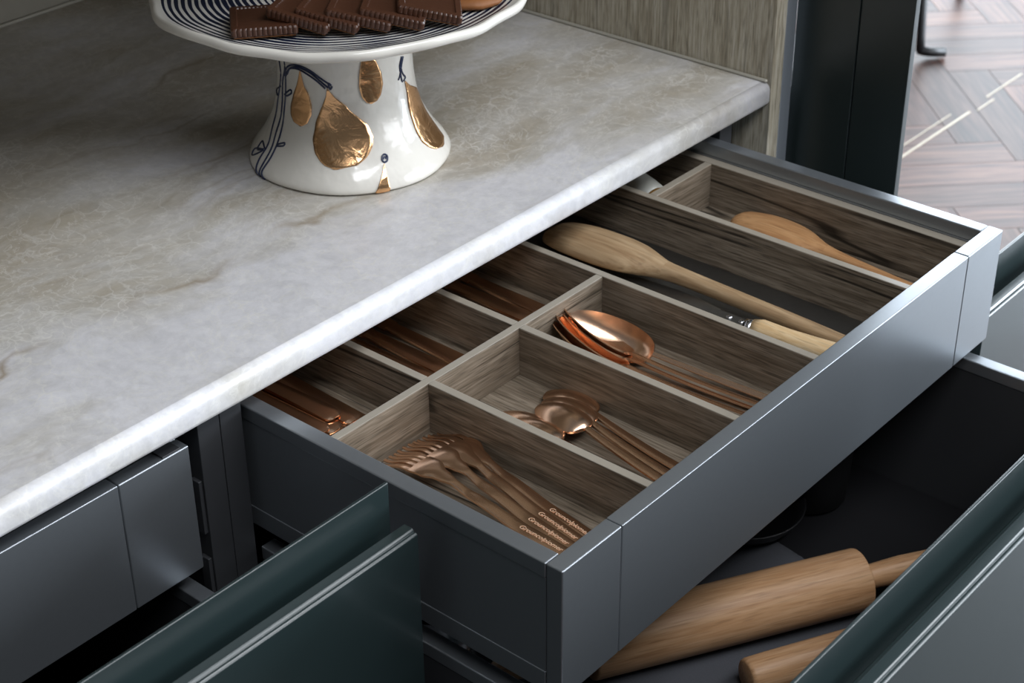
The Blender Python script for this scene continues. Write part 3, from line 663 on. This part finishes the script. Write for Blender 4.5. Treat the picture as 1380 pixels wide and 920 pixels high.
wooden_spoon('smooth reddish wooden spoon alone in the far right compartment',
    [(.5890, .2570, -.0530, .0030, .0016, .0010), (.5889, .2548, -.0525, .0100, .0050, .0025), (.5886, .2450, -.0515, .0175, .0085, .0045), (.5880, .2200, -.0510, .0232, .0110, .0060), (.5872, .1950, -.0508, .0232, .0110, .0065),
     (.5860, .1750, -.0508, .0190, .0100, .0068), (.5848, .1600, -.0510, .0125, .0085, .0066), (.5838, .1480, -.0512, .0085, .0072, .0064), (.5820, .1250, -.0520, .0066, .0063, .0062), (.5790, .0800, -.0535, .0060, .0059, .0058), (.5765, .0300, -.0550, .0056, .0056, .0055)], 7, M['cherry'], (.587, .21, OF))
sp = thing('spatula', 'metal spatula with riveted dark blade and pale wooden handle in the long compartment', 'spatula', (0.418, 0.14, OF))
def sb_(name, me, mat, smooth=True):
    return link(name, me, mat, sp, smooth)
o_ = Vector((0.418, 0.14, OF))
st = [(y, w, z, 0.0, 0.0016) for y, w, z in ((0.020, 0.0067, 0.0158), (0.030, 0.0080, 0.0155), (0.050, 0.0140, 0.0130), (0.075, 0.0200, 0.0090), (0.150, 0.0200, 0.0050), (0.155, 0.0190, 0.0048))]
sb_('blade', ribbon_mesh('spatula_blade', st, 6), M['blade'], False)
box('tang', (0.4090, 0.1270, -0.0480), (0.4225, 0.1650, -0.0452), M['blade'], sp, 0.0006)
for ry in (0.1455, 0.1325):
    rv = link('rivet', lathe_mesh('rivet', [(0.0030, 0), (0.0029, 0.0006), (0.0022, 0.0014), (0.0010, 0.0018), (0.0, 0.0019)], 16), M['steel'], sp, True); rv.location = Vector((0.4158, ry, -0.0452)) - o_
fer = link('ferrule', tube_mesh('ferrule', [Vector((0.4170, 0.1285, -0.0500)) - o_, Vector((0.4180, 0.1205, -0.0495)) - o_], [0.0083, 0.0086], 20), M['steel'], sp, True)
hpts = [(0.4182, 0.1210, -0.0490, .0088), (0.4195, 0.1130, -0.0480, .0098), (0.4225, 0.0900, -0.0490, .0092), (0.4260, 0.0650, -0.0500, .0098), (0.4285, 0.0400, -0.0495, .0102), (0.4300, 0.0250, -0.0495, .0085)]
sb_('handle', tube_mesh('spatula_handle', [Vector(q[:3]) - o_ for q in hpts], [q[3] for q in hpts], 18), M['ivorywood'])
uw = thing('wooden_fork', 'thin wooden server peeping out beneath the big wooden spoon bowl', 'utensil', (0.405, 0.27, OF))
link('blade', ribbon_mesh('server_blade', [(-0.035, 0.002, 0.010, 0, 0.003), (-0.02, 0.008, 0.010, 0, 0.004), (0.0, 0.011, 0.010, 0, 0.004), (0.05, 0.011, 0.010, 0, 0.004)], 4), M['beech_grey'], uw)
link('handle', tube_mesh('server_handle', [(0, 0.0495, 0.010), (0, 0.12, 0.010), (0, 0.17, 0.010)], 0.005, 10), M['beech_grey'], uw, True)
bo = thing('storage_tube', 'frosted white tube with amber end in the shaded back right compartment', 'tube', (0.5665, 0.350, OF + 0.0005))
link('tube_body', tube_mesh('tube_body', [(-0.018, -0.026, 0.020), (-0.010, -0.004, 0.020), (0.010, 0.05, 0.020), (0.020, 0.09, 0.020)], [0.0185, 0.020, 0.020, 0.019], 24), M['milk'], bo, True)
link('end_band', tube_mesh('end_band', [(-0.0225, -0.0385, 0.020), (-0.0182, -0.0265, 0.020)], [0.0175, 0.0185], 24), M['amber'], bo, True)

# ------------------------------------------------------------------ contents of the deep drawer
LFZ = -0.305
def rolling_pin(label, c, ang, R, body, hr, hl, mat, right_end=True):
    t = thing('rolling_pin', label, 'rolling pin', (c[0], c[1], LFZ))
    # body along local x
    def lathx(name, prof, m):
        me = lathe_mesh(name, prof, 48); me.transform(Matrix.Rotation(math.pi / 2, 4, 'Y')); me.transform(Matrix.Translation((0, 0, R + 0.0030)))
        return link(name, me, m, t, True)
    h = body / 2
    lathx('roller', [(hr * 1.1, -h), (R - 0.0018, -h), (R - 0.0004, -h + 0.0008), (R, -h + 0.0025), (R * 1.01, 0), (R, h - 0.0025), (R - 0.0004, h - 0.0008), (R - 0.0018, h), (hr * 1.1, h)], mat)
    for s in (-1, 1):
        lathx('grip', [(hr * 0.95, s * h), (hr, s * (h + hl * 0.1)), (hr * 1.12, s * (h + hl * 0.5)), (hr, s * (h + hl * 0.93)), (hr * 0.7, s * (h + hl)), (0, s * (h + hl * 1.005))], mat)
    t.rotation_euler = (0, 0, ang)
    return t
dx, dy = 0.2947 - 0.423, 0.0717 + 0.0019
ang = math.atan2(-dy, -dx)
ex, ey = 0.4290, -0.0052
BL = 0.270
rolling_pin('thick beech rolling pin lying in the deep open drawer', (ex - math.cos(ang) * BL / 2, ey - math.sin(ang) * BL / 2), ang, 0.0292, BL, 0.0112, 0.085, M['beech_x'])
# slim straight dowel pin in front of it
t = thing('dowel', 'slim pale wooden dowel in front of the thick rolling pin', 'dowel', (0.30, -0.01, LFZ))
me = lathe_mesh('rod', [(0, -0.0), (0.0140, 0.0), (0.0158, 0.0012), (0.0168, 0.004), (0.0172, 0.02), (0.0176, 0.10), (0.0172, 0.24), (0.0150, 0.246), (0, 0.2465)], 40)
me.transform(Matrix.Rotation(math.pi / 2, 4, 'Y')); me.transform(Matrix.Translation((0, 0, 0.0200)))
link('rod', me, M['beech_x'], t, True); t.rotation_euler = (0, 0, ang + 0.02); t.location = (0.2640, 0.0085, LFZ)
# dark cloth lying under the pins
vs = []; fs = []; nx, ny = 24, 18
for i in range(nx + 1):
    for j in range(ny + 1):
        x = 0.10 + 0.34 * i / nx; y = -0.13 + 0.28 * j / ny
        vs.append((x - 0.27, y, 0.0012 + 0.0007 * math.sin(x * 60 + 3 * math.sin(y * 40)) * math.sin(y * 45)))
for i in range(nx):
    for j in range(ny):
        a = i * (ny + 1) + j; fs.append((a, a + 1, a + ny + 2, a + ny + 1))
cl = link('cloth', mesh_from('cloth', vs, fs), M['cloth'], None, True); cl.location = (0.27, 0, LFZ - 0.0002); cl.rotation_euler = (0, 0, -0.18)
sd = cl.modifiers.new('thick', 'SOLIDIFY'); sd.thickness = 0.0006
tag(cl, 'dark slate cloth spread under the rolling pin in the deep drawer', 'cloth')
# black-glass jug and a low dish at the dim right end
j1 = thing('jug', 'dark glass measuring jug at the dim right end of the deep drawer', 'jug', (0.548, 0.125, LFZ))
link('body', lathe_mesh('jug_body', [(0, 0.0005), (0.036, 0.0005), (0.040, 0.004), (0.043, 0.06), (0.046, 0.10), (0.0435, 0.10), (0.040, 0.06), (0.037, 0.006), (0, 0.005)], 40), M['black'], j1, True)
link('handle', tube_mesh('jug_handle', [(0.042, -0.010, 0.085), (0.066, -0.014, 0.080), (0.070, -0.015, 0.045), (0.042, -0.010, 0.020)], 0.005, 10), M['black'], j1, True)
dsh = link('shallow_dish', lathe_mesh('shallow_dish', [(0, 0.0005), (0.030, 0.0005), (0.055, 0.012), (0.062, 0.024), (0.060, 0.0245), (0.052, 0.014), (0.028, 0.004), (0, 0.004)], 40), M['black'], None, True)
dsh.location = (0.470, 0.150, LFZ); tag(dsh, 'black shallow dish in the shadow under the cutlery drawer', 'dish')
# steel tin near the left rail
tn = thing('tin', 'shiny steel tin glimpsed below the left side of the cutlery drawer', 'tin', (0.105, 0.225, LFZ))
link('body', lathe_mesh('tin_body', [(0, 0.0005), (0.034, 0.0005), (0.035, 0.002), (0.035, 0.11), (0.0, 0.1105)], 40), M['steel'], tn, True)
link('lid', lathe_mesh('tin_lid', [(0.0352, 0.096), (0.0362, 0.096), (0.0362, 0.112), (0.034, 0.115), (0, 0.1155)], 40), M['steel'], tn, True)

# ------------------------------------------------------------------ cake stand
SX, SY, SZ = 0.3172, 0.5146, CT
cs = thing('cake_stand', 'white ceramic cake stand with gold drops and navy painted rings', 'cake stand', (SX, SY, SZ))
ped = [(0.0925, 0.0002), (0.0945, 0.0016), (0.0952, 0.0050), (0.0940, 0.0085), (0.0905, 0.0140), (0.0838, 0.0228), (0.0790, 0.0300), (0.0745, 0.0378), (0.0708, 0.0450), (0.0678, 0.0525), (0.0650, 0.0670), (0.0634, 0.0780), (0.0625, 0.0930), (0.0622, 0.1100), (0.0630, 0.1300), (0.0655, 0.1450), (0.0690, 0.1510)]
def pedw(i, a): return (0.0007 * math.sin(3 * a + 0.6 + i * 0.13) + 0.0004 * math.sin(7 * a + i * 0.3), 0)
def ped_r(z):
    for (r0, z0), (r1, z1) in zip(ped, ped[1:]):
        if z0 <= z <= z1: return r0 + (r1 - r0) * (z - z0) / (z1 - z0)
    return ped[-1][0] if z > ped[-1][1] else ped[0][0]
pm = link('pedestal', lathe_mesh('pedestal', [(0.0, 0.0002)] + ped, 96, lambda i, a: pedw(max(i - 1, 0), a) if i else (0, 0)), M['glaze'], cs, True)
ss = pm.modifiers.new('sub', 'SUBSURF'); ss.levels = 1; ss.render_levels = 1
PR = 0.1690
def platew(i, a):
    k = 1.0 if 3 <= i <= 9 else 0.3 if i in (2, 10) else 0.0
    return (k * (0.0016 * math.sin(5 * a + 0.5) + 0.0011 * math.sin(11 * a + 1.7) + 0.0007 * math.sin(19 * a)), k * (0.0008 * math.sin(6 * a + 1) + 0.0005 * math.sin(13 * a)))
pp = [(r, z - 0.005) for r, z in ((0.0, 0.1535), (0.068, 0.1545), (0.110, 0.1570), (0.150, 0.1605), (0.1640, 0.1625), (0.1685, 0.1650), (0.1700, 0.1690), (0.1690, 0.1722), (0.1665, 0.1732), (0.1640, 0.1722), (0.158, 0.1695), (0.140, 0.1665), (0.100, 0.1648), (0.050, 0.1642), (0.0, 0.1640))]
pl_ = link('plate', lathe_mesh('plate', pp, 128, platew), M['ringed'], cs, True)
def surf(ang, z, off=0.0005):
    r = ped_r(z) + off
    dr = 0
    for i in range(len(ped) - 1):
        if ped[i][1] <= z <= ped[i + 1][1]:
            f = (z - ped[i][1]) / (ped[i + 1][1] - ped[i][1]); dr = pedw(i, ang)[0] * (1 - f) + pedw(i + 1, ang)[0] * f
    return Vector(((r + dr) * math.cos(ang), (r + dr) * math.sin(ang), z))
def drop(pts, label=None):
    """gold patch: closed outline in (angle, height), filled as rows that hug the pedestal"""
    pts = [(a if a >= 0 else a + 2 * math.pi, z) for a, z in pts]
    zs = [p[1] for p in pts]; z0, z1 = min(zs), max(zs); rows = 26; cols = 12
    def span(z):
        xs = []
        for (a0, h0), (a1, h1) in zip(pts, pts[1:] + pts[:1]):
            if (h0 - z) * (h1 - z) <= 0 and h0 != h1: xs.append(a0 + (a1 - a0) * (z - h0) / (h1 - h0))
        return (min(xs), max(xs)) if xs else None
    vs = []; fs = []
    R_ = []
    for i in range(rows + 1):
        z = z0 + (z1 - z0) * (0.001 + 0.998 * i / rows); s = span(z); R_.append((z, s))
    for z, s in R_:
        for k in range(cols + 1):
            a = s[0] + (s[1] - s[0]) * k / cols; edge = min(k, cols - k)
            vs.append(surf(a, z, 0.0007))
    for i in range(rows):
        for k in range(cols):
            a = i * (cols + 1) + k; fs.append((a, a + 1, a + cols + 2, a + cols + 1))
    o = link('gold_drop', mesh_from('gold_drop', vs, fs), M['gold'], pm, True)
    sd = o.modifiers.new('thick', 'SOLIDIFY'); sd.thickness = 0.0004; sd.offset = 0
    return o
def stroke(pts, r=0.0009):
    pts = [(a if a >= 0 else a + 2 * math.pi, z) for a, z in pts]
    secs = smooth_secs(pts, 6)
    return link('navy_stroke', tube_mesh('navy_stroke', [surf(a, max(0.0004, z), 0.0002) for a, z in secs], r, 6), M['navy'], pm, True)
DROPS = [
    [(-3.0284,0.1059),(-3.0699,0.0975),(-3.1118,0.0899),(3.0861,0.08),(3.026,0.0677),(3.0414,0.0597),(3.1282,0.0537),(-3.0293,0.0524),(-2.9215,0.0566),(-2.8555,0.0654),(-2.8498,0.0736),(-2.8996,0.0843),(-2.9741,0.091),(-3.0051,0.0984)],
    [(-2.6116,0.0918),(-2.6327,0.0843),(-2.6951,0.0749),(-2.7857,0.0607),(-2.8189,0.0448),(-2.7677,0.0345),(-2.6576,0.0262),(-2.5201,0.0227),(-2.365,0.0231),(-2.2595,0.0257),(-2.1403,0.0315),(-2.0602,0.0394),(-2.0381,0.0469),(-2.0803,0.0568),(-2.2003,0.0651),(-2.3229,0.072),(-2.3532,0.0756),(-2.5142,0.084)],
    [(-2.1033,0.1171),(-2.1433,0.1055),(-2.1605,0.0922),(-2.1326,0.0825),(-2.071,0.0771),(-2.0045,0.0753),(-1.9302,0.0759),(-1.8463,0.0813),(-1.7918,0.0908),(-1.8066,0.1015),(-1.8618,0.1105),(-1.8959,0.1154)],
    [(-1.3405,0.0848),(-1.3212,0.0723),(-1.3519,0.0596),(-1.3537,0.0493),(-1.3793,0.0371),(-1.3687,0.0277),(-1.2997,0.0208),(-1.2158,0.017),(-1.0761,0.0144),(-0.9459,0.0146),(-0.8785,0.0175),(-0.8443,0.0276),(-0.8493,0.0423),(-0.8157,0.054),(-0.9411,0.0678),(-1.2212,0.0774)],
    [(-1.9751,0.0248),(-2.0251,0.0171),(-2.0811,0.0094),(-2.1284,0.0018),(-2.0459,0.0006),(-1.9745,0.0016),(-1.9814,0.008),(-1.9802,0.0177)],
]
STROKES = [
    [(2.6779,0.1029),(2.7144,0.0908),(2.6437,0.0676),(2.664,0.044),(2.7642,0.028),(2.7624,0.015),(2.7855,0.005),(2.8191,0.0004)],
    [(2.8641,0.1069),(2.8674,0.0999),(2.7768,0.0836),(2.7995,0.06),(2.8102,0.0411),(2.861,0.0268),(2.865,0.0143),(2.844,0.0004)],
    [(2.882,0.1001),(2.8753,0.0801),(2.8726,0.0561),(2.9199,0.0359),(2.9278,0.0197),(2.898,0.0075),(2.9265,0.0004)],
    [(2.8514,0.0924),(2.923,0.101),(3.0677,0.1068),(-3.0329,0.109),(-2.8542,0.1065),(-2.7191,0.1013),(-2.5477,0.0944)],
    [(2.8985,0.0934),(2.9637,0.0997),(3.0977,0.1053),(-3.0357,0.1072),(-2.8563,0.1044),(-2.7203,0.0985),(-2.5938,0.0921)],
    [(2.9372,0.0956),(3.0243,0.1026),(-3.0632,0.1053),(-2.8828,0.102),(-2.7451,0.0969),(-2.6392,0.0912)],
    [(-2.5477,0.0944),(-2.5896,0.0963),(-2.5686,0.0908),(-2.5364,0.0936)],
    [(2.8436,0.0744),(2.9976,0.0818),(3.0311,0.0796),(2.9246,0.0748),(2.8601,0.0741)],
    [(2.931,0.0311),(3.0371,0.0347),(3.0419,0.0323),(2.9416,0.0298)],
    [(2.7587,0.0226),(2.6068,0.0252),(2.6052,0.0177),(2.7399,0.0214),(2.5683,0.0109),(2.541,0.0162),(2.7328,0.0218)],
    [(2.7115,0.0792),(2.5344,0.072),(2.6008,0.0679)],
    [(-1.3785,0.1086),(-1.4327,0.1005),(-1.4326,0.0929),(-1.4852,0.0881)],
    [(-1.3351,0.1076),(-1.3982,0.0982),(-1.3672,0.0915),(-1.3151,0.0873),(-1.3664,0.0847)],
    [(-1.3589,0.1078),(-1.4219,0.0972),(-1.4115,0.0865),(-1.3895,0.0848)],
    [(-1.921,0.0273),(-1.9316,0.0259),(-1.949,0.0251),(-1.9662,0.0249),(-1.9809,0.0256),(-1.9883,0.0268),(-1.9861,0.0283),(-1.9758,0.0297),(-1.9597,0.0306),(-1.9418,0.0308),(-1.9266,0.0301),(-1.9198,0.0289),(-1.9212,0.0273)],
    [(-1.9721,0.0272),(-1.9662,0.0282),(-1.9554,0.0288),(-1.9443,0.0287),(-1.9396,0.0279),(-1.9434,0.0269)],
]
for d_ in DROPS:
    o_d = drop(d_)
for s_ in STROKES: stroke(s_)

# ------------------------------------------------------------------ biscuits on the stand
def biscuit_mesh():
    bm = bmesh.new(); S2 = 0.0272; n = 13
    out = []
    # scalloped square outline
    for side in range(4):
        for k in range(n * 4):
            f = k / (n * 4); u = -1 + 2 * f
            sc = 0.0009 * abs(math.sin(math.pi * n * f)) ** 0.7
            x, y = u * S2, -(S2 + sc)
            for _ in range(side): x, y = -y, x
            out.append((x, y))
    def ring(s, z): return [bm.verts.new((x * s, y * s, z)) for x, y in out]
    rs = [ring(0.965, 0.0), ring(1.0, 0.0012), ring(1.0, 0.0062), ring(0.972, 0.0078), ring(0.80, 0.0082), ring(0.78, 0.0072), ring(0.70, 0.0072)]
    N_ = len(out)
    for a, b in zip(rs, rs[1:]):
        for k in range(N_): bm.faces.new((a[k], a[(k + 1) % N_], b[(k + 1) % N_], b[k]))
    bm.faces.new(rs[-1]); bm.faces.new(list(reversed(rs[0])))
    bmesh.ops.recalc_face_normals(bm, faces=bm.faces)
    me = bpy.data.meshes.new('biscuit'); bm.to_mesh(me); bm.free(); return me
bis_me = biscuit_mesh(); bis_me.materials.append(M['chocolate'])
base_me = bpy.data.meshes.new('biscuit_base')
bm = bmesh.new(); bmesh.ops.create_cube(bm, size=1.0, matrix=Matrix.Diagonal((0.0515, 0.0515, 0.0016, 1))); bm.to_mesh(base_me); bm.free(); base_me.materials.append(M['biscuit'])
BG = 'chocolate biscuits fanned out on the cake stand'
PZ = SZ + 0.1650
def biscuit(label, P0, P1, lean):
    """P0-P1: world ends of the lower front edge; lean: tilt of the biscuit about that edge"""
    P0, P1 = Vector(P0), Vector(P1); x = (P1 - P0).normalized(); up = Vector((0, 0, 1))
    y = up.cross(x).normalized(); z = x.cross(y)
    Rm = Matrix((x, y, z)).transposed() @ Matrix.Rotation(lean, 3, 'X')
    mid = (P0 + P1) / 2; c = mid + Rm @ Vector((0, 0.0272, 0))
    t = thing('chocolate_biscuit', label, 'biscuit', c, BG)
    t.rotation_euler = Rm.to_euler()
    link('chocolate_top', bis_me, M['chocolate'], t); b = link('baked_base', base_me, M['biscuit'], t); b.location = (0, 0, -0.0006)
    return t
biscuit('chocolate biscuit lying flat at the left end of the row on the cake stand', (0.1673, 0.4904, PZ + 0.0005), (0.2086, 0.4554, PZ + 0.0005), 0.0)
names = ['second chocolate biscuit from the left, resting on the flat one', 'third chocolate biscuit from the left on the cake stand', 'fourth chocolate biscuit from the left on the cake stand',
         'fifth chocolate biscuit from the left, just before the last', 'rightmost chocolate biscuit of the row, its scalloped edge fully visible']
BP = [((0.1995, 0.4850), (0.2219, 0.4336)), ((0.2141, 0.4645), (0.2386, 0.4166)), ((0.2287, 0.4413), (0.2593, 0.3993)), ((0.2480, 0.4215), (0.2798, 0.3793)), ((0.2747, 0.3995), (0.3088, 0.3656))]
for nm, (a, b) in zip(names, BP):
    biscuit(nm, (a[0], a[1], PZ + 0.0120), (b[0], b[1], PZ + 0.0005), math.radians(2))
ck = link('round_cookie', lathe_mesh('round_cookie', [(0, 0.0005), (0.026, 0.0005), (0.029, 0.003), (0.0285, 0.006), (0.022, 0.009), (0.010, 0.0105), (0, 0.011)], 40, lambda i, a: (0.0006 * math.sin(9 * a + i), 0)), M['biscuit'], None, True)
ck.location = (0.3650, 0.4000, PZ - 0.002); tag(ck, 'golden-brown round cookie at the right of the cake stand', 'cookie')

# ------------------------------------------------------------------ chair far off on the parquet
ch = thing('chair', 'black metal chair leg with a flared foot standing on the parquet', 'chair', (2.93, 1.22, FZ))
link('leg', tube_mesh('chair_leg', [(-0.022, 0.012, 0.022), (-0.010, 0.02, 0.05), (0.02, 0.06, 0.44)], 0.011, 12), M['black'], ch, True)
link('foot', tube_mesh('chair_foot', [(-0.024, 0.014, 0.024), (0.0, 0.0, 0.016), (0.028, -0.030, 0.014)], [0.011, 0.012, 0.012], 12), M['black'], ch, True)
link('leg', tube_mesh('chair_leg', [(0.45, 0.15, 0.0), (0.43, 0.16, 0.44)], 0.011, 12), M['black'], ch, True)
link('leg', tube_mesh('chair_leg', [(0.10, 0.55, 0.0), (0.10, 0.52, 0.44)], 0.011, 12), M['black'], ch, True)
link('leg', tube_mesh('chair_leg', [(0.50, 0.60, 0.0), (0.48, 0.58, 0.44)], 0.011, 12), M['black'], ch, True)
sv = [(0.0, 0.04), (0.47, 0.12), (0.50, 0.60), (0.06, 0.56)]
vs = [(x, y, z) for z in (0.44, 0.48) for x, y in sv]
link('seat', mesh_from('chair_seat', vs, [(3, 2, 1, 0), (4, 5, 6, 7), (0, 1, 5, 4), (1, 2, 6, 5), (2, 3, 7, 6), (3, 0, 4, 7)]), M['black'], ch, bevel=0.012)
vs = [(x, y, z) for z in (0.50, 0.88) for x, y in ((0.06, 0.54), (0.50, 0.58), (0.50, 0.61), (0.06, 0.57))]
link('backrest', mesh_from('chair_back', vs, [(3, 2, 1, 0), (4, 5, 6, 7), (0, 1, 5, 4), (1, 2, 6, 5), (2, 3, 7, 6), (3, 0, 4, 7)]), M['black'], ch, bevel=0.01)
